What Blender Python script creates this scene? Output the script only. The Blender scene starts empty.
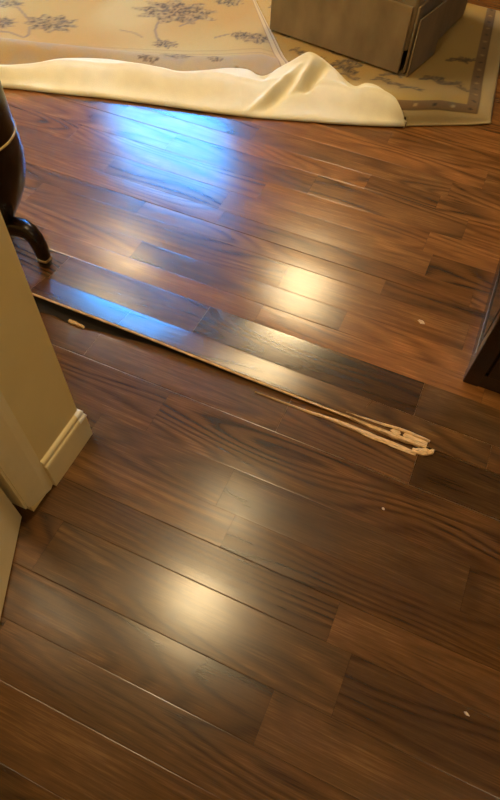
import bpy, bmesh, math, random
import numpy as np
from mathutils import Matrix, Vector

# ------------------------------------------------------------------ camera
# world: x runs along the floor planks, y across them, z up, floor at z = 0
scene = bpy.context.scene
C = scene.collection
FPX = 588.97
_p, _r, _y = math.radians(56.247), math.radians(3.6726), math.radians(-20.723)
_f = np.array([0, math.cos(_p), -math.sin(_p)]); _rt = np.array([1.0, 0, 0]); _up = np.cross(_rt, _f)
CR = math.cos(_r) * _rt + math.sin(_r) * _up
CU = -math.sin(_r) * _rt + math.cos(_r) * _up
_M = np.array([[math.cos(_y), math.sin(_y), 0], [-math.sin(_y), math.cos(_y), 0], [0, 0, 1]])
CR, CU, CF = _M @ CR, _M @ CU, _M @ _f
CAM = np.array([0, 0, 1.5])
cd = bpy.data.cameras.new('camera'); cam = bpy.data.objects.new('camera', cd); C.objects.link(cam)
cd.sensor_fit = 'AUTO'; cd.sensor_width = 36.0; cd.lens = FPX * 36.0 / 800.0; cd.clip_start = 0.02
m = Matrix.Identity(4)
for i in range(3):
    m[i][0], m[i][1], m[i][2], m[i][3] = CR[i], CU[i], -CF[i], CAM[i]
cam.matrix_world = m
scene.camera = cam

def at(px, py, z=0.0):
    """point at height z seen at photo pixel (px, py)"""
    d = CR * (px - 250) / FPX - CU * (py - 400) / FPX + CF
    return CAM + d * ((z - CAM[2]) / d[2])

# ------------------------------------------------------------------ daylight and exposure
w = bpy.data.worlds.new('sky'); scene.world = w; w.use_nodes = True
wb = w.node_tree.nodes['Background']
wb.inputs[0].default_value = (0.05, 0.38, 1.0, 1); wb.inputs[1].default_value = 20.0
vs = scene.view_settings
vs.view_transform = 'Standard'; vs.look = 'None'; vs.gamma = 1.0; vs.use_curve_mapping = False
vs.exposure = 0.9
LAMPS = [  # ceiling lamps: x, y, emission strength, radius, label
    (-2.60, 3.35, 25.0, 0.20, 'round ceiling lamp over the rug at the window end of the room'),
    (-1.00, 3.75, 47.0, 0.22, 'round ceiling lamp above the taupe armchair'),
    (-0.60, 0.88, 58.0, 0.13, 'round ceiling lamp nearest the cream wall end'),
    (-0.67, 1.52, 22.0, 0.13, 'round ceiling lamp above the cracked strip of floor'),
    (-2.85, 2.05, 52.0, 0.22, 'added unseen fill lamp above the boards left of the dark drum stand'),  # added to brighten the far floor from the left
    (1.50, -0.45, 42.0, 0.16, 'added unseen fill lamp at the near right end of the room'),  # added to light the face of the cream wall end
]
LAMP_COL = (1.0, 0.74, 0.39, 1)

# ------------------------------------------------------------------ helpers
rnd = random.Random(11)

def nodes_of(name):
    mt = bpy.data.materials.new(name); mt.use_nodes = True
    return mt, mt.node_tree.nodes, mt.node_tree.links, mt.node_tree.nodes['Principled BSDF']

def simple_mat(name, col, rough=0.5, nscale=20.0, namt=0.12, bump=0.0, bscale=200.0, spec=0.5, stretch=(1, 1, 1), sheen=0.0):
    mt, N, L, b = nodes_of(name)
    tc = N.new('ShaderNodeTexCoord'); mp = N.new('ShaderNodeMapping'); mp.inputs['Scale'].default_value = stretch
    L.new(tc.outputs['Object'], mp.inputs['Vector'])
    nz = N.new('ShaderNodeTexNoise'); nz.inputs['Scale'].default_value = nscale; nz.inputs['Detail'].default_value = 4
    L.new(mp.outputs[0], nz.inputs['Vector'])
    rp = N.new('ShaderNodeValToRGB')
    lo = tuple(c * (1 - namt) for c in col); hi = tuple(min(1, c * (1 + namt)) for c in col)
    rp.color_ramp.elements[0].color = (*lo, 1); rp.color_ramp.elements[1].color = (*hi, 1)
    rp.color_ramp.elements[0].position = 0.3; rp.color_ramp.elements[1].position = 0.7
    L.new(nz.outputs[0], rp.inputs[0]); L.new(rp.outputs[0], b.inputs['Base Color'])
    b.inputs['Roughness'].default_value = rough; b.inputs['Specular IOR Level'].default_value = spec
    if sheen: b.inputs['Sheen Weight'].default_value = sheen
    if bump:
        n2 = N.new('ShaderNodeTexNoise'); n2.inputs['Scale'].default_value = bscale; n2.inputs['Detail'].default_value = 3
        L.new(mp.outputs[0], n2.inputs['Vector'])
        bp = N.new('ShaderNodeBump'); bp.inputs['Strength'].default_value = bump; bp.inputs['Distance'].default_value = 0.002
        L.new(n2.outputs[0], bp.inputs['Height']); L.new(bp.outputs[0], b.inputs['Normal'])
    return mt

def wood_mat(name, dark, mid, light, rough=0.3, freq=120.0, pscale=(1.0, 8.0, 8.0), tone=True):
    mt, N, L, b = nodes_of(name)
    def math_(op, a=None, bb=None, clamp=False):
        n = N.new('ShaderNodeMath'); n.operation = op; n.use_clamp = clamp
        for i, v in enumerate((a, bb)):
            if v is None: continue
            if isinstance(v, (int, float)): n.inputs[i].default_value = v
            else: L.new(v, n.inputs[i])
        return n.outputs[0]
    tc = N.new('ShaderNodeTexCoord'); oi = N.new('ShaderNodeObjectInfo')
    seed = math_('MULTIPLY', oi.outputs['Random'], 91.0)
    def noise(scale, detail=2.0, rgh=0.5, off=0.0):
        mp = N.new('ShaderNodeMapping'); mp.inputs['Scale'].default_value = scale
        L.new(tc.outputs['Object'], mp.inputs['Vector'])
        n = N.new('ShaderNodeTexNoise'); n.noise_dimensions = '4D'
        n.inputs['Scale'].default_value = 1.0; n.inputs['Detail'].default_value = detail; n.inputs['Roughness'].default_value = rgh
        L.new(mp.outputs[0], n.inputs['Vector']); L.new(math_('ADD', seed, off), n.inputs['W'])
        return n.outputs[0]
    contour = noise((pscale[0] * .8, pscale[1] * .75, pscale[2] * .75), 1.5, 0.35)   # growth rings = contour lines of a stretched field
    fine = noise((pscale[0] * 9, pscale[1] * 40, pscale[2] * 40), 3.0, 0.65, 7.0)
    ph = math_('ADD', math_('MULTIPLY', contour, freq), math_('MULTIPLY', fine, 2.2))
    ring = math_('SINE', ph)
    ring = math_('MULTIPLY_ADD', ring, 0.5); ring.node.inputs[2].default_value = 0.5
    ring = math_('POWER', ring, 2.2)
    blotch = noise((pscale[0] * 3.2, pscale[1] * 1.6, pscale[2]), 4.0, 0.62, 13.0)
    amt = noise((pscale[0] * .9, pscale[1] * .6, 1.0), 1.0, 0.5, 23.0)   # rings fade in and out along a board
    amt = math_('MULTIPLY_ADD', amt, 2.6, True); amt.node.inputs[2].default_value = -0.80
    v = math_('MULTIPLY', math_('MULTIPLY', ring, amt), 0.30)
    v = math_('ADD', v, math_('MULTIPLY', fine, 0.48))
    v = math_('ADD', v, math_('MULTIPLY', blotch, 0.50))
    rp = N.new('ShaderNodeValToRGB'); e = rp.color_ramp.elements
    e[0].position = 0.28; e[0].color = (*light, 1); e[1].position = 0.80; e[1].color = (*dark, 1)
    x = e.new(0.47); x.color = (*mid, 1)
    L.new(v, rp.inputs[0])
    col = rp.outputs[0]
    if tone:
        mx = N.new('ShaderNodeMix'); mx.data_type = 'RGBA'; mx.blend_type = 'MULTIPLY'; mx.inputs[0].default_value = 1.0
        L.new(col, mx.inputs[6]); L.new(oi.outputs['Color'], mx.inputs[7]); col = mx.outputs[2]
    L.new(col, b.inputs['Base Color'])
    r = math_('ADD', math_('MULTIPLY', blotch, 0.10), rough - 0.05)
    r = math_('ADD', r, math_('MULTIPLY', fine, 0.015))
    L.new(r, b.inputs['Roughness'])
    bp = N.new('ShaderNodeBump'); bp.inputs['Strength'].default_value = 0.09; bp.inputs['Distance'].default_value = 0.0012
    L.new(v, bp.inputs['Height']); L.new(bp.outputs[0], b.inputs['Normal'])
    b.inputs['Specular IOR Level'].default_value = 0.6
    return mt

M = {
    'floor': wood_mat('dark_walnut_floor', (0.021, 0.0095, 0.0030), (0.086, 0.0395, 0.0108), (0.178, 0.088, 0.027), 0.225),
    'raw': simple_mat('raw_broken_wood', (0.60, 0.40, 0.20), 0.85, 45, 0.45, 0.6, 90, 0.2, (1, 9, 9)),
    'subfloor': simple_mat('dusty_subfloor', (0.014, 0.009, 0.006), 0.9),
    'darkwood': wood_mat('espresso_wood', (0.006, 0.003, 0.0016), (0.011, 0.0055, 0.003), (0.019, 0.010, 0.005), 0.25, tone=False),
    'cabinet': wood_mat('brown_cabinet_wood', (0.014, 0.006, 0.003), (0.024, 0.010, 0.005), (0.04, 0.018, 0.009), 0.22, 60, (8.0, 8.0, 1.0), tone=False),
    'wall': simple_mat('cream_wall_paint', (0.80, 0.63, 0.28), 0.6, 6, 0.04, 0.12, 260),
    'room_wall': simple_mat('deep_tan_wall_paint', (0.20, 0.145, 0.085), 0.7, 6, 0.05, 0.12, 260),
    'trim': simple_mat('cream_gloss_trim_paint', (0.80, 0.67, 0.38), 0.24, 9, 0.04, 0.06, 120),
    'ceiling': simple_mat('white_ceiling_paint', (0.66, 0.60, 0.48), 0.9, 5, 0.03),
    'pad': simple_mat('cream_felt', (0.66, 0.59, 0.40), 0.95, 14, 0.05, 0.7, 330, 0.15, sheen=0.15),
    'chair': simple_mat('taupe_velvet', (0.20, 0.135, 0.060), 0.85, 9, 0.22, 0.6, 240, 0.2, (1, 1, 0.5), sheen=0.25),
    'gold': simple_mat('gilt_line', (0.40, 0.28, 0.10), 0.35, 30, 0.1),
    'brass': simple_mat('worn_brass', (0.55, 0.42, 0.2), 0.3, 30, 0.2),
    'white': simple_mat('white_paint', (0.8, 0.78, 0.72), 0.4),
    'chip': simple_mat('pale_chip', (0.60, 0.47, 0.30), 0.6, 200, 0.2),
}
M['darkwood'].node_tree.nodes['Principled BSDF'].inputs['Specular IOR Level'].default_value = 0.25
M['brass'].node_tree.nodes['Principled BSDF'].inputs['Metallic'].default_value = 0.9
gm, gN, gL, gb = nodes_of('window_glass')
gb.inputs['Base Color'].default_value = (1, 1, 1, 1); gb.inputs['Roughness'].default_value = 0.0
gb.inputs['Transmission Weight'].default_value = 1.0; gb.inputs['IOR'].default_value = 1.0
M['glass'] = gm
def emit_mat(name, s):
    mt, N, L, b = nodes_of(name)
    b.inputs['Base Color'].default_value = (0.9, 0.85, 0.75, 1)
    b.inputs['Emission Color'].default_value = LAMP_COL; b.inputs['Emission Strength'].default_value = s
    return mt

def obj(name, bm, mat, parent=None, smooth=False):
    me = bpy.data.meshes.new(name); bmesh.ops.recalc_face_normals(bm, faces=bm.faces); bm.to_mesh(me); bm.free()
    o = bpy.data.objects.new(name, me); C.objects.link(o)
    for k in (mat if isinstance(mat, (list, tuple)) else [mat]): me.materials.append(M[k] if isinstance(k, str) else k)
    if smooth:
        for p in me.polygons: p.use_smooth = True
    if parent: o.parent = parent
    return o

def tag(o, label=None, cat=None, group=None, kind=None):
    if label: o['label'] = label
    if cat: o['category'] = cat
    if group: o['group'] = group
    if kind: o['kind'] = kind
    return o

def thing(name, label, cat, loc, rz=0.0):
    o = bpy.data.objects.new(name, None); C.objects.link(o); o.location = loc; o.rotation_euler = (0, 0, rz)
    o.empty_display_size = 0.1
    return tag(o, label, cat)

def box(bm, x0, x1, y0, y1, z0, z1, bev=0.0, seg=2):
    r = bmesh.ops.create_cube(bm, size=1.0)
    for v in r['verts']:
        v.co = Vector((x0 + (v.co.x + .5) * (x1 - x0), y0 + (v.co.y + .5) * (y1 - y0), z0 + (v.co.z + .5) * (z1 - z0)))
    if bev:
        es = list({e for v in r['verts'] for e in v.link_edges})
        bmesh.ops.bevel(bm, geom=es, offset=bev, segments=seg, affect='EDGES', profile=0.5)
    return bm

def bx(*a, **k): return box(bmesh.new(), *a, **k)

def lathe(prof, n=32):
    bm = bmesh.new(); rings = []
    for r, z in prof:
        rings.append([bm.verts.new((r * math.cos(2 * math.pi * i / n), r * math.sin(2 * math.pi * i / n), z)) for i in range(n)])
    for a, b2 in zip(rings, rings[1:]):
        for i in range(n): bm.faces.new((a[i], a[(i + 1) % n], b2[(i + 1) % n], b2[i]))
    bm.faces.new(rings[0][::-1]); bm.faces.new(rings[-1])
    return bm

def sweep(path, sizes, side=Vector((0, 1, 0))):
    """rounded-rectangle bar along a path; sizes = (half width sideways, half thickness)"""
    bm = bmesh.new(); rings = []; P = [Vector(p) for p in path]
    for i, p in enumerate(P):
        t = (P[min(i + 1, len(P) - 1)] - P[max(i - 1, 0)]).normalized()
        n = side.cross(t).normalized(); a, b2 = sizes[i]; ring = []
        for k in range(12):
            c, s = math.cos(2 * math.pi * k / 12), math.sin(2 * math.pi * k / 12)
            cc = math.copysign(abs(c) ** .5, c); ss = math.copysign(abs(s) ** .5, s)
            ring.append(bm.verts.new(p + side * (a * cc) + n * (b2 * ss)))
        rings.append(ring)
    for a, b2 in zip(rings, rings[1:]):
        for i in range(12): bm.faces.new((a[i], a[(i + 1) % 12], b2[(i + 1) % 12], b2[i]))
    bm.faces.new(rings[0][::-1]); bm.faces.new(rings[-1])
    return bm

def lerp_tab(tab, x):
    if x <= tab[0][0]: return tab[0][1]
    for (a, b), (c, d) in zip(tab, tab[1:]):
        if x <= c: return b + (d - b) * (x - a) / (c - a)
    return tab[-1][1]

# ------------------------------------------------------------------ floor: one object for every plank
RX0, RX1, RY0, RY1, H = -3.6, 2.2, -1.2, 4.3, 2.45
TH = 0.014
floor = obj('floor', bx(RX0, RX1, RY0, RY1, -0.06, -TH - 0.004), 'subfloor'); tag(floor, kind='structure')

WALL_X, WALL_Y = -0.735, 0.622          # corner of the wall stub beside the closet door
rows = [-1.2, -1.06, -0.93, -0.81, -0.66, -0.53, -0.41, -0.27, -0.145, -0.012, 0.104, 0.226, 0.373, 0.480, 0.580, 0.705,
        0.864, 1.004, 1.096, 1.232, 1.318, 1.415, 1.540, 1.620, 1.703, 1.825, 1.948, 2.082, 2.18, 2.30, 2.43]
while rows[-1] < 4.2: rows.append(rows[-1] + rnd.choice((0.085, 0.105, 0.125, 0.15)))
rows[-1] = RY1
# joints read from the photograph (x along the row), keyed by the row's lower edge
joints = {0.864: [-0.905, -0.241, 0.166, 1.25], 0.705: [-0.588, 0.75], 0.580: [-0.30, 0.378, 1.5], 0.480: [0.62], 0.373: [0.095, 1.1],
          0.226: [0.160, 1.2], 0.104: [0.02, 0.9], -0.012: [0.30, 1.4],
          1.004: [-1.20, -0.856, 0.36], 1.096: [-1.19, -0.632, 0.12], 1.232: [-1.36, -0.47, 0.30], 1.318: [-1.0, -0.2, .5],
          1.415: [-1.52, -0.46, 0.2], 1.54: [-1.1, -0.12], 1.62: [-1.75, -0.8, 0.18], 1.703: [-1.35, -0.83, 0.0],
          1.825: [-1.6, -0.72, -0.04, .6], 1.948: [-1.2, -0.55, 0.08], 2.082: [-1.5, -0.35, -0.055], 2.18: [-0.9, -0.03, 0.3]}
# slope of a row's boards across their width (radians; + lifts the far edge)
tilt = {0.226: 0.002, 0.373: -0.012, 0.480: 0.004, 0.580: 0.008, 0.705: 0.006, 0.104: -0.006, -0.012: -0.004,
        1.232: 0.006, 1.415: 0.010, 1.318: -0.004, 1.54: -0.012}
# lift of the near edge of the buckled rows, by x
lift_near = {1.004: [(-1.7, 0.010), (-1.2, 0.031), (-0.75, 0.029), (-0.4, 0.017), (0.1, 0.009), (0.25, 0.001), (0.4, 0.0)],
             1.096: [(-1.7, 0.004), (-1.2, 0.012), (-0.6, 0.009), (-0.2, 0.004), (0.2, 0.0)],
             0.864: [(-1.2, -0.004), (-0.9, 0.0), (0, 0.0)]}
lift_far = {1.004: [(-1.7, 0.004), (-1.2, 0.013), (-0.6, 0.010), (-0.2, 0.005), (0.2, 0.0)],
            1.096: [(-1.7, 0.0), (0, 0.0)],
            0.864: [(-1.2, -0.010), (-0.95, -0.009), (-0.89, -0.004), (-0.3, -0.003), (0.2, 0.0)]}
near_gap = {1.004: 0.004}

def plank(x0, x1, y0, y1, r0, tone):
    g = 0.00025
    cx, cy, L2, W2 = (x0 + x1) / 2, (y0 + y1) / 2, (x1 - x0) / 2 - g, (y1 - y0) / 2 - g
    b = 0.0016
    ny = 0.0016 if r0 in (0.864,) else 0.0            # the seam below the buckled row has opened
    ys = [-W2 + ny, -W2 + ny + b, -W2 * .5, 0, W2 * .5, W2 - b, W2]
    crown = rnd.uniform(0.0, 0.0004)
    tl = tilt.get(r0, None)
    if tl is None: tl = rnd.uniform(-0.008, 0.008)
    tl += rnd.uniform(-0.0015, 0.0015)
    lifted = r0 in lift_near
    nx = 9 if lifted else 1
    xs = [-L2, -L2 + b] + [-L2 + b + (2 * L2 - 2 * b) * i / (nx + 1) for i in range(1, nx + 1)] + [L2 - b, L2]
    bm = bmesh.new(); G = []
    for x in xs:
        col = []
        for y in ys:
            z = crown * (1 - (y / W2) ** 2) + tl * y - abs(tl) * W2
            if lifted:
                t = (y + W2) / (2 * W2)
                z = crown * (1 - (y / W2) ** 2) + (1 - t) * lerp_tab(lift_near[r0], cx + x) + t * lerp_tab(lift_far[r0], cx + x)
            if y in (ys[0], ys[-1]): z -= 0.00022
            yy = y
            if lifted and r0 == 1.004 and y == ys[0] and cx + x > -0.15:   # chewed front edge where the boards split
                yy += 0.004 + 0.008 * rnd.random()
            if r0 == 0.864 and y > 0 and cx + x < -0.70:                    # tongue broken away below the raised board
                yy -= 0.034 * min(1, (-0.70 - cx - x) / 0.28) * (y / W2) ** 3 * (1 + .15 * math.sin(40 * x))
            col.append(bm.verts.new((x, yy, z)))
        G.append(col)
    nxs, nys = len(xs), len(ys)
    for i in range(nxs - 1):
        for j in range(nys - 1): bm.faces.new((G[i][j], G[i + 1][j], G[i + 1][j + 1], G[i][j + 1])).smooth = False
    bot = {}
    loop = [(i, 0) for i in range(nxs)] + [(nxs - 1, j) for j in range(1, nys)] + [(i, nys - 1) for i in range(nxs - 2, -1, -1)] + [(0, j) for j in range(nys - 2, 0, -1)]
    for (i, j) in loop:
        v = G[i][j]; bot[(i, j)] = bm.verts.new((v.co.x, v.co.y, v.co.z - TH + 0.00022))
    for a, b2 in zip(loop, loop[1:] + loop[:1]):
        f = bm.faces.new((G[a[0]][a[1]], bot[a], bot[b2], G[b2[0]][b2[1]]))
        f.material_index = 1 if lifted else 0
    bm.faces.new([bot[k] for k in loop][::-1])
    o = obj('plank', bm, ['floor', 'raw'], floor)
    o.location = (cx, cy, 0)
    o.color = (tone[0], tone[1], tone[2], 1)
    return o

tones = {(0.864, -0.241): 1.35, (0.864, -0.905): 1.2, (0.864, 0.166): 0.62, (0.705, -0.588): 1.1, (0.580, 0.378): 0.8, (0.580, -0.30): 0.95,
         (1.096, -0.632): 0.6, (0.480, -9): 1.5, (0.373, -9): 0.95, (0.226, 0.160): 0.85, (-0.012, -9): 1.1, (0.104, -9): 1.0, (0.226, -9): 1.2}
for y0, y1 in zip(rows, rows[1:]):
    js = list(joints.get(y0, []))
    start = RX0
    if y0 > 0.36 and y0 < WALL_Y - .05: start = WALL_X
    if y0 == 0.580: start = WALL_X
    if y0 == -0.145 or y0 < -0.4: start = WALL_X
    if start == RX0 and y0 < 0.36: start = -1.9           # a bit of floor inside the closet
    x = (min(js) if js else rnd.uniform(-0.5, 0.5))
    while x > start + 0.35:
        x -= rnd.uniform(0.6, 1.35)
        if x > start + 0.25: js.append(x)
        else: break
    x = max(js) if js else 0.0
    while True:
        x += rnd.uniform(0.6, 1.35)
        if x < RX1 - 0.25: js.append(x)
        else: break
    js = [start] + sorted(j for j in js if j > start + 0.1) + [RX1]
    for a, b in zip(js, js[1:]):
        t = rnd.uniform(0.72, 1.28) * (1.75 if y0 > 1.2 else 1.15 if y0 < 0.8 else 1.1)     # far boards lightened and reddened: warm lamp light put into their tone
        for (ky, kx), kv in tones.items():
            if ky == y0 and (abs(kx - a) < 0.01 or (kx == -9 and a < -.3 and b > -.3)): t = kv
        wv = rnd.uniform(-0.06, 0.06) + (0.17 if y0 > 1.2 else 0.03)
        plank(a, b, y0, y1, y0, (t * (1 + wv), t, t * (1 - wv)))
    if y0 == 0.580:                                          # the same row ripped narrow along the far side of the wall
        for a, b in ((RX0, -2.4), (-2.4, -1.5), (-1.5, WALL_X)): plank(a, b, WALL_Y + .002, y1, 9.9, (1, 1, 1))

# splintered wood along the split between the two rooms
def splinter(pts, wid, z0, z1, name='splintered_edge', label=None):
    """jagged strip: pts = list of (x, y) along its middle, wid = list of widths"""
    bm = bmesh.new(); T = []; B = []
    for (x, y), wd in zip(pts, wid):
        a = rnd.uniform(0.82, 1.12) * wd / 2; c = rnd.uniform(0.82, 1.12) * wd / 2; dz = rnd.uniform(-0.0012, 0.0012)
        T.append((bm.verts.new((x, y - a, z1 + dz - .0015)), bm.verts.new((x, y, z1 + dz + .001)), bm.verts.new((x, y + c, z1 + dz - .001))))
        B.append((bm.verts.new((x, y - a, z0)), bm.verts.new((x, y + c, z0))))
    for k in range(len(pts) - 1):
        t, t2, b, b2 = T[k], T[k + 1], B[k], B[k + 1]
        bm.faces.new((t[0], t2[0], t2[1], t[1])); bm.faces.new((t[1], t2[1], t2[2], t[2]))
        bm.faces.new((t[0], b[0], b2[0], t2[0])); bm.faces.new((t[2], t2[2], b2[1], b[1])); bm.faces.new((b[0], b[1], b2[1], b2[0]))
    for t, b in ((T[0], B[0]), (T[-1], B[-1])): bm.faces.new((t[0], t[1], t[2], b[1], b[0]))
    o = obj(name, bm, 'raw', floor)
    if label: o['label'] = label
    return o

def strip(px0, px1, n, z, wid0, wid1, jit=0.002):
    a, b = at(*px0, z), at(*px1, z); P = []; Wd = []
    for i in range(n):
        t = i / (n - 1)
        P.append((a[0] + (b[0] - a[0]) * t, a[1] + (b[1] - a[1]) * t + rnd.uniform(-jit, jit)))
        Wd.append(wid0 + (wid1 - wid0) * t)
    return P, Wd
def polyline(pix, n, z, wd, jit):
    q = [at(a, b, z) for a, b in pix]; P = []; Wd = []
    for i in range(n):
        t = i / (n - 1) * (len(q) - 1); k = min(int(t), len(q) - 2); f_ = t - k
        p = q[k] * (1 - f_) + q[k + 1] * f_
        P.append((p[0], p[1] + rnd.uniform(-jit, jit))); Wd.append(wd[k] * (1 - f_) + wd[k + 1] * f_)
    return P, Wd
P, Wd = polyline([(330, 407), (356, 417.5), (375, 425.5), (400, 435), (427, 445)], 18, 0.006, [.006, .018, .028, .034, .022], .0010); splinter(P, Wd, -0.012, 0.0078, label='pale splintered upper lip of the split board')
P, Wd = polyline([(346, 412), (372, 420.5), (404, 430.5), (430, 441)], 14, 0.010, [.002, .007, .009, .006], .0008); splinter(P, Wd, 0.002, 0.0115, label='loose pale fibre along the upper lip')
P, Wd = polyline([(380, 431), (404, 439.5), (420, 446)], 10, 0.009, [.002, .006, .004], .0008); splinter(P, Wd, 0.002, 0.0105, label='thin pale sliver on the upper lip')
P, Wd = polyline([(255, 391.5), (300, 408.5), (340, 422), (378, 438.5), (416, 453.5)], 20, 0.002, [.002, .006, .013, .018, .014], .0009); splinter(P, Wd, -0.012, 0.0032, label='pale broken tongue along the lower board')
P, Wd = polyline([(318, 415), (345, 425.5), (362, 433)], 10, 0.004, [.002, .004, .002], .0006); splinter(P, Wd, -0.002, 0.0045)
P, Wd = polyline([(412, 450), (424, 451.5), (434, 451.5)], 9, 0.006, [.014, .024, .015], .0022); splinter(P, Wd, -0.004, 0.0088, label='broken end of the splintered edge')
P, Wd = strip((366, 408), (371, 402), 5, 0.004, 0.004, 0.002, .001); splinter(P, Wd, -0.001, 0.006)
# raw front edge of the lifted boards
bm = bmesh.new(); rg = []
for k in range(41):
    x = -1.19 + 1.14 * k / 40; zt = lerp_tab(lift_near[1.004], x) - .0012; w_ = .0045 + .001 * rnd.random()
    rg.append([bm.verts.new((x, 1.0046, zt)), bm.verts.new((x, 1.0046 - w_, zt - .0008)), bm.verts.new((x, 1.0046 - w_, zt - .006)), bm.verts.new((x, 1.0046, zt - .006))])
for a, b in zip(rg, rg[1:]):
    for q in range(4): bm.faces.new((a[q], a[(q + 1) % 4], b[(q + 1) % 4], b[q]))
bm.faces.new(rg[0]); bm.faces.new(rg[-1][::-1]); obj('raw_board_edge', bm, 'raw', floor)
P, Wd = strip((69, 320), (84, 327), 6, 0.0, 0.012, 0.008, .001); splinter(P, Wd, -0.006, 0.002)

# ------------------------------------------------------------------ room shell
def struct(name, bm, mat, parent=None):
    o = obj(name, bm, mat, parent)
    if parent is None: tag(o, kind='structure')
    return o
T = 0.12
struct('ceiling', bx(RX0 - T, RX1 + T, RY0 - T, RY1 + T, H, H + 0.1), 'ceiling')
struct('wall_left', bx(RX0 - T, RX0, RY0 - T, RY1 + T, -0.06, H), 'room_wall')
struct('wall_right', bx(RX1, RX1 + T, RY0 - T, RY1 + T, -0.06, H), 'room_wall')
struct('wall_front', bx(RX0, RX1, RY0 - T, RY0, -0.06, H), 'room_wall')
WX0, WX1, WZ0, WZ1 = -3.22, -1.98, 1.15, 2.22
bm = bmesh.new()
box(bm, RX0, WX0, RY1, RY1 + T, -0.06, H); box(bm, WX1, RX1, RY1, RY1 + T, -0.06, H)
box(bm, WX0, WX1, RY1, RY1 + T, -0.06, WZ0); box(bm, WX0, WX1, RY1, RY1 + T, WZ1, H)
struct('wall_back', bm, 'room_wall')
win = struct('window_1', bx(WX0 - .06, WX1 + .06, RY1 - .05, RY1 + .02, WZ0 - .04, WZ0, bev=.004), 'white')
fr = bmesh.new()
for a in ((WX0, WX0 + .05, WZ0, WZ1), (WX1 - .05, WX1, WZ0, WZ1), (WX0 + .05, WX1 - .05, WZ0, WZ0 + .05), (WX0 + .05, WX1 - .05, WZ1 - .05, WZ1)):
    box(fr, a[0], a[1], RY1 + .03, RY1 + .08, a[2], a[3], bev=.003)
struct('window_frame', fr, 'white', win)
zm = (WZ0 + WZ1) / 2
struct('meeting_rail', bx(WX0 + .05, WX1 - .05, RY1 + .03, RY1 + .08, zm - .02, zm + .02, bev=.003), 'white', win)
for za, zb in ((WZ0 + .05, zm - .02), (zm + .02, WZ1 - .05)):
    struct('pane', bx(WX0 + .05, WX1 - .05, RY1 + .053, RY1 + .057, za, zb), 'glass', win)
# wall stub, its return and the closet wall beside the camera
bm = bmesh.new()
box(bm, WALL_X - T, WALL_X, 0.362, WALL_Y, 0, H); box(bm, WALL_X - T, WALL_X, -0.42, 0.362, 2.05, H); box(bm, WALL_X - T, WALL_X, RY0, -0.42, 0, H)
struct('wall_near_left', bm, 'wall')
struct('wall_return_left', bx(RX0, WALL_X - T, WALL_Y - T, WALL_Y, 0, H), 'wall')
# baseboard with a moulded top wrapping round the corner
bt = 0.012
prof = [(0, 0.0), (bt, 0.0), (bt, 0.098), (bt * .97, 0.103), (bt * .85, 0.108), (bt * .6, 0.1115), (bt * .52, 0.114), (bt * .62, 0.117), (bt * .68, 0.121), (bt * .62, 0.126), (bt * .4, 0.131), (0, 0.135)]
def baseboard(name, path, prof=prof, mat='trim', parent=None):
    bm = bmesh.new(); rings = []
    for (x, y, ox, oy) in path: rings.append([bm.verts.new((x + ox * d, y + oy * d, z)) for d, z in prof])
    n = len(prof)
    for a, b in zip(rings, rings[1:]):
        for i in range(n): bm.faces.new((a[i], a[(i + 1) % n], b[(i + 1) % n], b[i]))
    bm.faces.new(rings[0]); bm.faces.new(rings[-1][::-1])
    return struct(name, bm, mat, parent)
bb = baseboard('baseboard_near_left', [(WALL_X, 0.450, 1, 0), (WALL_X, WALL_Y, 1, 1), (RX0, WALL_Y, 0, 1)])
baseboard('lit_corner_cap', [(WALL_X, 0.606, 1, 0), (WALL_X, WALL_Y, 1, 1), (WALL_X - .03, WALL_Y, 0, 1)],  # white piece added to carry the lamp light on the corner
          [(0, .094)] + [(d * 1.08 + .0006, z + .0006) for d, z in prof[2:-1]] + [(0, .1362)], 'white', bb)['label'] = 'white cap on the baseboard corner, lamp light put into its colour'
# door casing beside the closet door: tapered board, foot cut ragged above the floor
def casing(y_out, y_in, foot):
    bm = bmesh.new()
    s = 1 if y_out > y_in else -1
    pr_ = [(WALL_X, y_out), (WALL_X + 0.0015, y_out), (WALL_X + 0.006, y_out - s * .014), (WALL_X + 0.0095, y_out - s * .03), (WALL_X + 0.011, y_in + s * .012), (WALL_X + 0.009, y_in), (WALL_X, y_in)]
    zb = [foot[0]] * 3 + [foot[0] * .6 + foot[1] * .4, foot[1] * .8, foot[1], foot[1]] if foot else [0.0] * 7
    lo = [bm.verts.new((x, y, z)) for (x, y), z in zip(pr_, zb)]; hi = [bm.verts.new((x, y, 2.05)) for x, y in pr_]
    n = len(lo)
    for i in range(n): bm.faces.new((lo[i], lo[(i + 1) % n], hi[(i + 1) % n], hi[i]))
    bm.faces.new(lo[::-1]); bm.faces.new(hi)
    return bm
struct('trim_1', casing(0.449, 0.352, (0.004, 0.055)), 'trim')
struct('trim_2', casing(-0.50, -0.41, None), 'trim')
struct('trim_3', bx(WALL_X, WALL_X + .014, -0.50, 0.443, 2.05, 2.14, bev=.003), 'trim')
struct('trim_4', bx(WALL_X - T, WALL_X + .004, 0.346, 0.362, 0.05, 2.05, bev=.002), 'trim')
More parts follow.
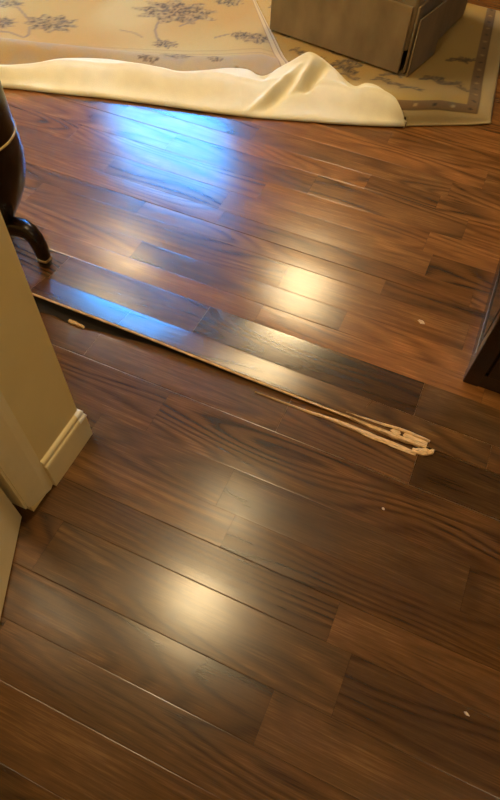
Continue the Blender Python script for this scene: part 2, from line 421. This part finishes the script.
# closet door, ajar
hinge = Vector((-0.752, 0.336, 0)); dd = Vector((0.42, -0.908, 0)); ang = math.atan2(dd.y, dd.x)
door = struct('door_1', bx(0, 0.70, -0.035, 0.0, 0.006, 2.03, bev=.002), 'trim')
door.location = hinge; door.rotation_euler = (0, 0, ang)
k = lathe([(0.026, 0), (0.026, .008), (0.010, .012), (0.010, .04), (0.022, .05), (0.027, .062), (0.020, .075), (0.004, .078)], 20)
bmesh.ops.rotate(k, verts=k.verts, cent=(0, 0, 0), matrix=Matrix.Rotation(-math.pi / 2, 3, 'X')); bmesh.ops.translate(k, verts=k.verts, vec=(.64, 0, .95))
obj('door_knob', k, 'brass', door, True)

# ------------------------------------------------------------------ rugs (woven pattern kept as a colour attribute)
def vnoise(x, y, s, seed):
    x = x * s; y = y * s; xi = np.floor(x).astype(int); yi = np.floor(y).astype(int); fx = x - xi; fy = y - yi
    fx = fx * fx * (3 - 2 * fx); fy = fy * fy * (3 - 2 * fy)
    def h(a, b):
        v = np.sin(a * 127.1 + b * 311.7 + seed * 74.7) * 43758.5453; return v - np.floor(v)
    return (h(xi, yi) * (1 - fx) + h(xi + 1, yi) * fx) * (1 - fy) + (h(xi, yi + 1) * (1 - fx) + h(xi + 1, yi + 1) * fx) * fy

def mixc(col, c, mask):
    return col * (1 - mask[:, None]) + np.array(c)[None, :] * mask[:, None]

def flower(col, X, Y, cx, cy, rx, ry, ang, seed, dark=(0.062, 0.036, 0.012), light=(0.34, 0.235, 0.09)):
    dx, dy = X - cx, Y - cy; c, s = math.cos(ang), math.sin(ang)
    u, v = (c * dx + s * dy) / rx, (-s * dx + c * dy) / ry
    r = np.sqrt(u * u + v * v) + 1e-6; th = np.arctan2(v, u)
    edge = 0.78 + 0.14 * np.cos(9 * th + seed) + 0.12 * (vnoise(X, Y, 60, seed) - .5)
    m_ = np.clip((edge - r) * 9, 0, 1)
    n = vnoise(X, Y, 95, seed + 3); n2 = vnoise(X, Y, 48, seed + 8); pet = 0.5 + 0.5 * np.cos(9 * th + 9 * r + seed)
    col = mixc(col, tuple(.5 * (a + b) for a, b in zip(dark, light)), m_ * .65)
    tone = n * .6 + n2 * .25 + pet * .3
    col = mixc(col, dark, m_ * np.clip((.58 - tone) * 6, 0, .95)); col = mixc(col, light, m_ * np.clip((tone - .72) * 5, 0, .9))
    return mixc(col, (0.07, 0.05, 0.035), m_ * np.clip((n2 - .74) * 9, 0, .8))

def stem(col, X, Y, pts, wdt, c=(0.17, 0.12, 0.07)):
    d = np.full(len(X), 9.0)
    for (ax, ay), (bx_, by_) in zip(pts, pts[1:]):
        t = np.clip(((X - ax) * (bx_ - ax) + (Y - ay) * (by_ - ay)) / ((bx_ - ax) ** 2 + (by_ - ay) ** 2 + 1e-9), 0, 1)
        d = np.minimum(d, np.hypot(X - ax - t * (bx_ - ax), Y - ay - t * (by_ - ay)))
    return mixc(col, c, np.clip((wdt - d) / wdt * 2, 0, .85))

def grid_mesh(name, G, colr, mat, thick=0.0, drop=None):
    """G: (n, m, 3) points"""
    n, m_ = G.shape[:2]
    me = bpy.data.meshes.new(name)
    idx = np.arange(n * m_).reshape(n, m_)
    q = np.stack([idx[:-1, :-1], idx[1:, :-1], idx[1:, 1:], idx[:-1, 1:]], -1).reshape(-1, 4)
    P3 = G.reshape(-1, 3)
    if drop is not None:
        q = q[~drop(P3[q].mean(1))]
        used = np.unique(q); remap = np.full(len(P3), -1); remap[used] = np.arange(len(used)); q = remap[q]; P3 = P3[used]
        if colr is not None: colr = colr[used]
    me.from_pydata(P3.tolist(), [], q.tolist()); me.update()
    if colr is not None:
        at_ = me.color_attributes.new('weave', 'FLOAT_COLOR', 'POINT')
        at_.data.foreach_set('color', np.concatenate([np.clip(colr, 0, 1), np.ones((len(P3), 1))], 1).ravel())
    me.polygons.foreach_set('use_smooth', [True] * len(me.polygons))
    o = bpy.data.objects.new(name, me); C.objects.link(o); me.materials.append(mat)
    if thick:
        md = o.modifiers.new('thickness', 'SOLIDIFY'); md.thickness = thick; md.offset = -1
    return o

def rug_mat(name):
    mt, N, L, b = nodes_of(name)
    a = N.new('ShaderNodeAttribute'); a.attribute_name = 'weave'
    tc = N.new('ShaderNodeTexCoord'); nz = N.new('ShaderNodeTexNoise'); nz.inputs['Scale'].default_value = 420; nz.inputs['Detail'].default_value = 2
    L.new(tc.outputs['Object'], nz.inputs['Vector'])
    mx = N.new('ShaderNodeMix'); mx.data_type = 'RGBA'; mx.blend_type = 'OVERLAY'; mx.inputs[0].default_value = 0.35
    L.new(a.outputs['Color'], mx.inputs[6]); L.new(nz.outputs[0], mx.inputs[7]); L.new(mx.outputs[2], b.inputs['Base Color'])
    bp = N.new('ShaderNodeBump'); bp.inputs['Strength'].default_value = 0.5; bp.inputs['Distance'].default_value = 0.003
    L.new(nz.outputs[0], bp.inputs['Height']); L.new(bp.outputs[0], b.inputs['Normal'])
    b.inputs['Roughness'].default_value = 0.9; b.inputs['Sheen Weight'].default_value = 0.2; b.inputs['Specular IOR Level'].default_value = 0.2
    return mt
RUG = rug_mat('woven_wool_rug')
GOLD, SAND, BROWN, TAUPE = (0.38, 0.23, 0.05), (0.37, 0.255, 0.07), (0.155, 0.090, 0.036), (0.27, 0.21, 0.14)

# stations along the folded felt (also where the rugs stop beneath it)
ST = [  # pixel of the front foot, pixel and height of the back edge, height of the front roll
    (-60, 83, -60, 66, .035, .045), (0, 88, 0, 71, .035, .05), (30, 91, 28, 65, .045, .055), (60, 94.5, 60, 58.5, .065, .06), (100, 98.5, 100, 58.5, .07, .065), (130, 102, 130, 62, .065, .07),
    (160, 106, 160, 67, .06, .07), (185, 109.5, 180, 71, .06, .07), (210, 113, 205, 70, .06, .065), (230, 115.5, 228, 68, .07, .06), (246, 117.5, 246, 69, .075, .055),
    (262, 119, 262, 75, .065, .06), (275, 120, 276, 69, .085, .06), (290, 121, 291, 61, .12, .06), (303, 122, 303, 54, .15, .06), (312, 122.5, 311, 52, .16, .06),
    (322, 123.5, 322, 58, .14, .06), (335, 124.5, 335, 69, .105, .065), (348, 125.2, 348, 82, .075, .07), (358, 125.8, 356, 86, .07, .075), (366, 126.2, 366, 83, .085, .075),
    (376, 126.6, 376, 85, .085, .075), (386, 127, 385, 91, .08, .075), (394, 127.2, 393, 99, .075, .07), (400, 127.4, 399, 111, .05, .045), (403, 127.5, 402.5, 119, .025, .02), (404.6, 127.6, 404.4, 125.5, .008, .004)]
def catmull(vals, t):
    n = len(vals) - 1; k = min(int(t), n - 1); f_ = t - k
    g = lambda q: np.array(vals[max(0, min(n, q))], float)
    a, b, c, d = g(k - 1), g(k), g(k + 1), g(k + 2)
    return b + .5 * f_ * (c - a + f_ * (2 * a - 5 * b + 4 * c - d + f_ * (3 * (b - c) + d - a)))
def inside(poly, Q):
    r = np.zeros(len(Q), bool); n = len(poly)
    for a in range(n):
        (x1, y1), (x2, y2) = poly[a], poly[(a + 1) % n]
        c = ((y1 > Q[:, 1]) != (y2 > Q[:, 1])) & (Q[:, 0] < (x2 - x1) * (Q[:, 1] - y1) / (y2 - y1 + 1e-12) + x1)
        r ^= c
    return r
_t = [catmull(ST, k * .2) for k in range((len(ST) - 1) * 5 + 1)]
def _foot(q, v, dy=0.0):
    f0, b0 = at(q[0], q[1], .004), at(q[2], q[3], q[4]); return tuple((f0 + (b0 - f0) * v)[:2])
FOOT = [_foot(q, -.35) for q in _t] + [(_foot(_t[-1], .5)[0] + .012, _foot(_t[-1], .5)[1])] + [_foot(q, 1.02 if q[0] < 236 else 1.17) for q in _t][::-1]
# rug under the armchair: near edge humps up and curls down to the boards
def near_edge(x): return lerp_tab([(-1.6, 2.19), (-1.2, 2.27), (-0.7, 2.43), (-0.318, 2.588), (-0.05, 2.735), (0.03, 2.79)], x)
nu, nv = 190, 170
far_l, far_r = np.array([-1.45, 4.02]), np.array([-0.10, 3.93])
G = np.zeros((nu, nv, 3)); DE = np.zeros((nu, nv)); DR = np.zeros((nu, nv))
vv = np.concatenate([np.linspace(0, 0.16, 70), np.linspace(0.17, 1, 100)])
for i in range(nu):
    u = i / (nu - 1); xn = -1.45 + u * 1.48
    a = np.array([xn, near_edge(xn)]); b = far_l + (far_r - far_l) * u; ln = np.linalg.norm(b - a)
    for j in range(nv):
        v = vv[j]; p = a + (b - a) * v; d = v * ln; dr = (1 - u) * 1.42
        cr = 0.072 * (1 - math.exp(-dr / .02)) * min(1, .35 + dr / .35)
        z = 0.010 + cr * (1 - math.exp(-(d / .035) ** 1.3)) * math.exp(-(max(0, d - .10) / .20) ** 2)
        sh = min(1, d / .02) * min(1, .3 + dr / .012)
        G[i, j] = (p[0], p[1], 0.008 * (1 - sh) + z * sh); DE[i, j] = d + .035 * (1 - math.exp(-d / .03)); DR[i, j] = dr
# round the free corner
X, Y = G[..., 0].ravel(), G[..., 1].ravel(); de, dr = DE.ravel(), DR.ravel()
dm = np.minimum(de, dr * 1.0)
col = np.tile(np.array(GOLD), (len(X), 1))
col = mixc(col, SAND, np.clip(vnoise(X, Y, 3.0, 5) * 1.6 - .5, 0, .8))
for k in range(46):                                             # dark scrolling leaves around the border
    r2 = random.Random(k * 7 + 1)
    if k < 7:
        px, py = [(333, 47), (352, 60), (383, 80), (432, 78), (449, 84), (466, 92), (398, 88)][k]
        c0 = at(px, py, 0.03)
    else: c0 = (r2.uniform(-1.3, -0.15), r2.uniform(2.7, 3.8), 0)
    a0 = r2.uniform(0, 6.28); pts = []
    for s in range(7):
        t = s / 6; pts.append((c0[0] - .05 + .10 * t, c0[1] + .022 * math.sin(a0 + 5 * t)))
    col = stem(col, X, Y, pts, 0.010, (0.07, 0.042, 0.02))
    for s in (1, 3, 5): col = flower(col, X, Y, pts[s][0] + .01, pts[s][1] + .02, .028, .022, a0, k + s, (0.06, 0.037, 0.016), (0.30, 0.20, 0.09))
bm_ = (np.clip((dm - .062) * 400, 0, 1) * np.clip((.118 - dm) * 400, 0, 1))
col = mixc(col, BROWN, bm_)
along = np.where(de < dr, X * 1.0, Y)
dots = np.clip((.011 - np.hypot((along * 13 - np.round(along * 13)) / 13, dm - .090)) * 300, 0, 1)
odd = (np.round(along * 13).astype(int) % 2 == 0)
col = mixc(col, (0.33, 0.22, 0.09), dots * odd * (bm_ > .5)); col = mixc(col, (0.05, 0.03, 0.015), dots * (~odd) * (bm_ > .5))
col = mixc(col, (0.40, 0.295, 0.13), np.clip((.062 - dm) * 400, 0, 1))
col = mixc(col, (0.10, 0.06, 0.025), np.clip((.005 - np.abs(dm - .066)) * 400, 0, 1) * .8)
EDGE_A, EDGE_B = at(289, 70, 0.02), at(262, 14, 0.02)              # right edge line of the floral rug
rug2 = grid_mesh('area_rug', G, col, RUG, 0.007, lambda Q: inside(FOOT, Q) | (np.hypot(Q[:, 0] + .328, Q[:, 1] - 2.593) < .0115) | ((Q[:, 0] - EDGE_A[0]) * (EDGE_B[1] - EDGE_A[1]) - (Q[:, 1] - EDGE_A[1]) * (EDGE_B[0] - EDGE_A[0]) < 0.003))
tag(rug2, 'tan rug with a brown dotted border, under the armchair, its free corner at right', 'rug')

# large floral rug at the left; right edge with a striped binding, front edge under the folded felt
nu, nv = 300, 190
p_fr, p_br = at(289, 70, 0.02), at(262, 14, 0.02)
dirn = (p_br - p_fr)[:2]; dirn = dirn / np.linalg.norm(dirn)
G = np.zeros((nu, nv, 3)); DN = np.zeros((nu, nv)); DR = np.zeros((nu, nv))
XR = p_fr[0] + dirn[0] / dirn[1] * (2.60 - p_fr[1])
front = [(-3.2, 1.80), (-2.4, 2.03), (-2.095, 2.15), (-1.6, 2.34), (-1.19, 2.50), (-1.0, 2.60)]
for i in range(nu):
    u = i / (nu - 1); x0 = -3.15 + u * (XR + 3.15); y0 = lerp_tab(front, x0) + .0
    for j in range(nv):
        s = j / (nv - 1) * 1.9
        sk = dirn[0] / dirn[1] * u ** 3
        px, py = x0 + sk * s, y0 + s
        dn = s
        hump = 0.075 * math.exp(-((s - .13) / .085) ** 2) * (0.35 + .65 / (1 + math.exp((x0 + 1.75) * 7)))
        wave = 0.012 * math.sin(px * 5 + 1) * math.exp(-(s / .6) ** 2)
        z = 0.022 + max(0, wave) + hump
        G[i, j] = (px, py, z); DN[i, j] = dn; DR[i, j] = (1 - u) * (XR + 3.15)
X, Y = G[..., 0].ravel(), G[..., 1].ravel(); dn, dr = DN.ravel(), DR.ravel()
col = np.tile(np.array(SAND), (len(X), 1))
col = mixc(col, (0.36, 0.205, 0.04), np.clip(vnoise(X, Y, 2.2, 9) * 2.2 - .75, 0, 1))
col = mixc(col, (0.43, 0.33, 0.13), np.clip(vnoise(X, Y, 3.1, 21) * 2.0 - 1.05, 0, .6))
# grey border along the front and the thin guard lines
col = mixc(col, TAUPE, np.clip((.19 - dn) * 60, 0, 1) * (0.35 + .5 * vnoise(X, Y, 26, 2)))
col = mixc(col, BROWN, np.clip((.006 - np.abs(dn - .21)) * 300, 0, 1) * .6)
col = mixc(col, BROWN, np.clip((.004 - np.abs(dn - .26)) * 300, 0, 1) * .5)
def fl(px, py, rx, ry, ang, seed):
    global col
    c0 = at(px, py, 0.022); col = flower(col, X, Y, c0[0], c0[1], rx, ry, ang, seed)
def st(pix, wdt=0.009):
    global col
    col = stem(col, X, Y, [tuple(at(a, b, 0.022)[:2]) for a, b in pix], wdt)
st([(18, 8), (26, 17), (30, 22)]); st([(30, 28), (29, 36), (24, 39), (10, 34), (0, 33)]); st([(158, 22), (155, 30), (157, 38), (163, 43)])
st([(215, 38), (228, 35), (240, 34)]); st([(120, 30), (135, 33), (142, 37)], .006); st([(180, 26), (196, 20), (204, 14)])
fl(51, 24, .17, .115, .35, 1); fl(8, 4, .11, .06, .3, 2); fl(3, 24, .09, .08, .2, 3); fl(176, 12, .27, .16, .35, 4); fl(165, 44, .085, .055, .3, 5)
fl(256, 40, .12, .075, .3, 6); fl(228, 2, .10, .06, .3, 7); fl(178, 61, .10, .05, .3, 8); fl(216, 66, .06, .04, .3, 9); fl(240, 36, .07, .05, .3, 10)
fl(150, 65, .07, .04, .3, 11); fl(12, 46, .05, .03, .3, 12)
for k in range(16):                                             # the pattern goes on beyond the picture
    r2 = random.Random(k + 50); cx, cy = -2.9 + (k % 4) * .55 + r2.uniform(-.1, .1), 3.15 + (k // 4) * .3 + .2 * (k % 4)
    if cy - 3.5 > (cx + 1.5) * 0.58 - 0.02: col = flower(col, X, Y, cx, cy, .14, .1, .3, k + 20)
# striped binding on the right edge
for a0, a1, c0 in ((0, .018, (0.45, 0.33, 0.17)), (.018, .03, (0.13, 0.06, 0.03)), (.03, .062, (0.48, 0.35, 0.17)), (.062, .072, (0.20, 0.11, 0.05))):
    col = mixc(col, c0, ((dr >= a0) & (dr < a1)).astype(float) * .9)
rug1 = grid_mesh('area_rug', G, col, RUG, 0.008, lambda Q: inside(FOOT, Q) | (Q[:, 1] > RY1 - .05))
tag(rug1, 'large gold floral rug with grey-brown flower clusters, rucked up behind the cream felt', 'rug')

# ------------------------------------------------------------------ cream felt folded over along the rug's front edge
nu = 340
prof_v = np.concatenate([np.linspace(-.25, 0, 4)[:-1], np.linspace(0, 1, 44), [1.02, 1.05, 1.08, 1.11]])
G = np.zeros((nu, len(prof_v), 3))
for i in range(nu):
    t = i / (nu - 1) * (len(ST) - 1); fx, fy, bx_, by_, bz, rz = catmull(ST, t)
    f0 = at(fx, fy, 0.004); b0 = at(bx_, by_, bz); dirv = (b0 - f0); 
    endf = min(1.0, (nu - 1 - i) / 14)
    for j, v in enumerate(prof_v):
        if v < 0:                                       # tucked under, on the boards
            p = f0 + np.array([dirv[0], dirv[1], 0]) * (-v) * .5 * 1.0; z = 0.006
        elif v <= 1:
            p = f0 + np.array([dirv[0], dirv[1], 0]) * v
            pxl = fx + (bx_ - fx) * v
            sm = min(1, max(0, (v - .06) / .62)); sm = sm * sm * (3 - 2 * sm)
            z = 0.006 + .020 * endf * (1 - math.exp(-v / .035)) + (rz * .95 * endf) * sm * (1 - max(0, v - .68) / .32) + (bz - .026 * endf) * max(0, (v - .60) / .40) ** 1.3
            gs = lambda c_, w_: math.exp(-((pxl - c_) / w_) ** 2)
            mid = 4 * v * (1 - v)
            z += .020 * gs(244 + 62 * v, 5) * mid * (v < .9)               # crease rising to the right
            z -= .018 * gs(256 + 62 * v, 7) * mid
            z -= .020 * gs(262 + 14 * (v - .8), 7) * v ** 3                # dip beside the peak
            if v > .42:
                tt = (v - .42) / .58
                z += .030 * gs(292 + 24 * tt, 5) * math.sin(math.pi * min(1, tt * 1.05)) ** .8 * (tt < .95)   # lip hanging from the peak
                z -= .042 * gs(303 + 24 * tt, 5) * math.sin(math.pi * min(1, tt * 1.02)) ** .8
            z -= .018 * gs(352, 8) * v ** 2 * (v < 1)                       # fold right of the peak
            z += .006 * math.sin(pxl * .085 + 3 * v) * mid * (1 if pxl < 240 else .3)
            z = max(z, .006)
        else:
            kb = .06 if fx < 236 else 1.0                   # short hem at the left, longer drop behind the peak
            p = f0 + np.array([dirv[0], dirv[1], 0]) * (1 + (v - 1) * kb)
            z = max(.03, bz - (v - 1) / .11 * (bz - .03) * (.35 if fx < 236 else 1.0))
        G[i, j] = (p[0], p[1], z)
pad = grid_mesh('rug_pad', G, None, M['pad'], 0.006)
tag(pad, 'thick cream felt rug pad folded over and rumpled along the front of the rugs', 'rug pad')

# ------------------------------------------------------------------ armchair with a skirt, on the right-hand rug
ZC = 0.020
cfl, cfr = at(270, 28.5, ZC), at(403, 75, ZC)
ang = math.atan2(cfr[1] - cfl[1], cfr[0] - cfl[0]); WD = math.hypot(cfr[0] - cfl[0], cfr[1] - cfl[1]); DP = 0.80
ch = thing('armchair', 'skirted taupe upholstered armchair standing on the tan rug', 'armchair', (cfl[0], cfl[1], 0.012), ang)
# local: x 0..WD along the side we see, y 0..DP away from us; backrest at x = WD, open front at x = 0
obj('body', bx(0.012, WD - .012, 0.012, DP - .012, 0.10, 0.36, bev=.02, seg=3), 'chair', ch, True)
def skirt(x0, x1, y0, y1, zt=.30):
    return bx(x0, x1, y0, y1, 0.010, zt, bev=.004)
def wavy(o, axis, amp):
    for v in o.data.vertices: v.co[1 - axis] += amp * math.sin(v.co[axis] * 21)
obj('skirt_panel', skirt(0.004, WD - .026, -.012, .004), 'chair', ch)
obj('skirt_panel', skirt(WD - .010, WD + .002, 0.012, DP - .012), 'chair', ch)
obj('skirt_panel', skirt(0.004, WD - .012, DP - .010, DP + .004), 'chair', ch)
obj('skirt_panel', skirt(-.004, .010, 0.012, DP - .012), 'chair', ch)
# kick pleat flap at the corner, flared a little
bm = bx(-.004, .004, 0, .30, .004, .26, bev=.003); o = obj('pleat_flap', bm, 'chair', ch); o.location = (WD + .020, -.004, 0); o.rotation_euler = (0, 0, math.radians(-3))
obj('arm', bx(.05, WD - .03, 0.0, .17, .34, .62, bev=.05, seg=4), 'chair', ch, True)
obj('arm', bx(.05, WD - .03, DP - .17, DP, .34, .62, bev=.05, seg=4), 'chair', ch, True)
obj('backrest', bx(WD - .20, WD + .012, .01, DP - .01, .34, .95, bev=.06, seg=4), 'chair', ch, True)
obj('seat_cushion', bx(.005, WD - .19, .172, DP - .172, .36, .48, bev=.035, seg=4), 'chair', ch, True)
for x, y in ((.05, .05), (WD - .05, .05), (.05, DP - .05), (WD - .05, DP - .05)):
    lg = lathe([(.016, 0), (.02, .03), (.026, .10)], 14); bmesh.ops.translate(lg, verts=lg.verts, vec=(x, y, 0)); obj('leg', lg, 'darkwood', ch, True)

# ------------------------------------------------------------------ dark drum stand on curved legs, behind the wall end
ax, ay = -1.392, 1.153
st_ = thing('drum_stand', 'dark polished drum stand with a gold line and curved legs behind the cream wall end', 'stand', (ax, ay, 0))
obj('body', lathe([(.03, .10), (.044, .125), (.056, .15), (.071, .18), (.100, .225), (.128, .28), (.146, .34), (.152, .39), (.153, .43), (.150, .46), (.148, .55), (.146, .68), (.14, .70)], 48), 'darkwood', st_, True)
gl = lathe([(.149, .462), (.1525, .464), (.1525, .469), (.149, .471)], 48); obj('gold_line', gl, 'gold', st_, True)
tip = at(46.5, 266, 0.0); base_ang = math.atan2(tip[1] - ay, tip[0] - ax); reach = math.hypot(tip[0] - ax, tip[1] - ay)
for k in range(3):
    pth = [(.0, 0, .128), (.03, 0, .136), (.06, 0, .143), (.085, 0, .149), (.108, 0, .150), (.127, 0, .142), (.141, 0, .122), (.149, 0, .094), (.152, 0, .06), (.151, 0, .028), (.150, 0, .0)]
    sc = reach / .150
    pth = [(x * sc, y, z) for x, y, z in pth]
    sz = [(.024, .030)] * 4 + [(.024, .031), (.023, .030), (.022, .027), (.021, .025), (.020, .023), (.019, .020), (.018, .018)]
    lg = obj('leg', sweep(pth, sz), 'darkwood', st_, True); lg.rotation_euler = (0, 0, base_ang + (0, 2.3, 4.1)[k])
    cp = obj('brass_tip', sweep([(.1517 * sc, 0, .045), (.1515 * sc, 0, .040), (.1513 * sc, 0, .034)], [(.0205, .0222)] * 3), 'brass', lg, True)

# ------------------------------------------------------------------ dark wooden cabinet at the right
kx, ky = 0.228, 1.287
cb = thing('cabinet', 'dark brown wooden cabinet standing at the right edge beside the split floor', 'cabinet', (kx, ky, 0))
CW, CDp, CH = 0.95, 0.85, 0.80
def cpart(name, *a, mat='cabinet', **k2): return obj(name, bx(*a, **k2), mat, cb)
cpart('body', .012, CW - .012, .012, CDp - .012, 0.06, CH - .03)
cpart('plinth', .004, CW - .004, .004, CDp - .004, 0.0, .06, bev=.003)
for x, y in ((0, 0), (CW - .05, 0), (0, CDp - .05), (CW - .05, CDp - .05)): cpart('corner_post', x, x + .05, y, y + .05, 0.0, CH - .03, bev=.004)
cpart('side_panel', .004, .012, .09, CDp - .09, .12, CH - .09, bev=.003)
for i in range(2):
    x0 = .055 + i * (CW - .11) / 2
    d = cpart('cabinet_door', x0 + .002, x0 + (CW - .11) / 2 - .002, -.006, .012, .065, CH - .035, bev=.004)
    kb = lathe([(.006, 0), (.006, .012), (.013, .018), (.012, .026), (.003, .029)], 14); bmesh.ops.rotate(kb, verts=kb.verts, cent=(0, 0, 0), matrix=Matrix.Rotation(math.pi / 2, 3, 'X'))
    bmesh.ops.translate(kb, verts=kb.verts, vec=(x0 + (.36 if i == 0 else .04), -.005, .45)); obj('knob', kb, 'brass', d, True)
cpart('top', -.005, CW + .005, -.005, CDp + .005, CH - .03, CH, bev=.006)

# ------------------------------------------------------------------ small pale chips lying on the boards
def chip(px, py, r, label, zz=0.0015, mat='chip'):
    c0 = at(px, py, 0); bm = bmesh.new(); n = 9
    t = [bm.verts.new((r * (1 + .35 * rnd.uniform(-1, 1)) * math.cos(6.283 * i / n) * 1.5, r * (1 + .35 * rnd.uniform(-1, 1)) * math.sin(6.283 * i / n) * .8, .003)) for i in range(n)]
    b = [bm.verts.new((v.co.x * 1.1, v.co.y * 1.1, 0)) for v in t]
    bm.faces.new(t); bm.faces.new(b[::-1])
    for i in range(n): bm.faces.new((t[i], b[i], b[(i + 1) % n], t[(i + 1) % n]))
    o = obj('paint_chip', bm, mat); o.location = (c0[0], c0[1], zz - .001); o.rotation_euler = (0, 0, -.3)
    return tag(o, label, 'chip', 'pale chips on the boards')
chip(466.5, 714, .0035, 'tiny white chip on the boards near the lower right corner')
chip(421, 322, .008, 'pale sliver on the reddish boards left of the cabinet', mat='raw')
chip(383, 509, .003, 'tiny pale speck on the boards below the splintered end')

# ------------------------------------------------------------------ ceiling lamps
for i, (lx, ly, s, r, lab) in enumerate(LAMPS):
    lt = thing('ceiling_lamp', lab, 'lamp', (lx, ly, H)); lt['group'] = 'ceiling lamps'
    obj('mounting_ring', lathe([(r + .015, -.018), (r + .02, -.01), (r + .02, 0)], 32), 'white', lt, True)
    obj('diffuser', lathe([(r * .25, -.075), (r * .6, -.066), (r * .88, -.045), (r, -.019)][::1], 32), emit_mat('lit_diffuser', s), lt, True)
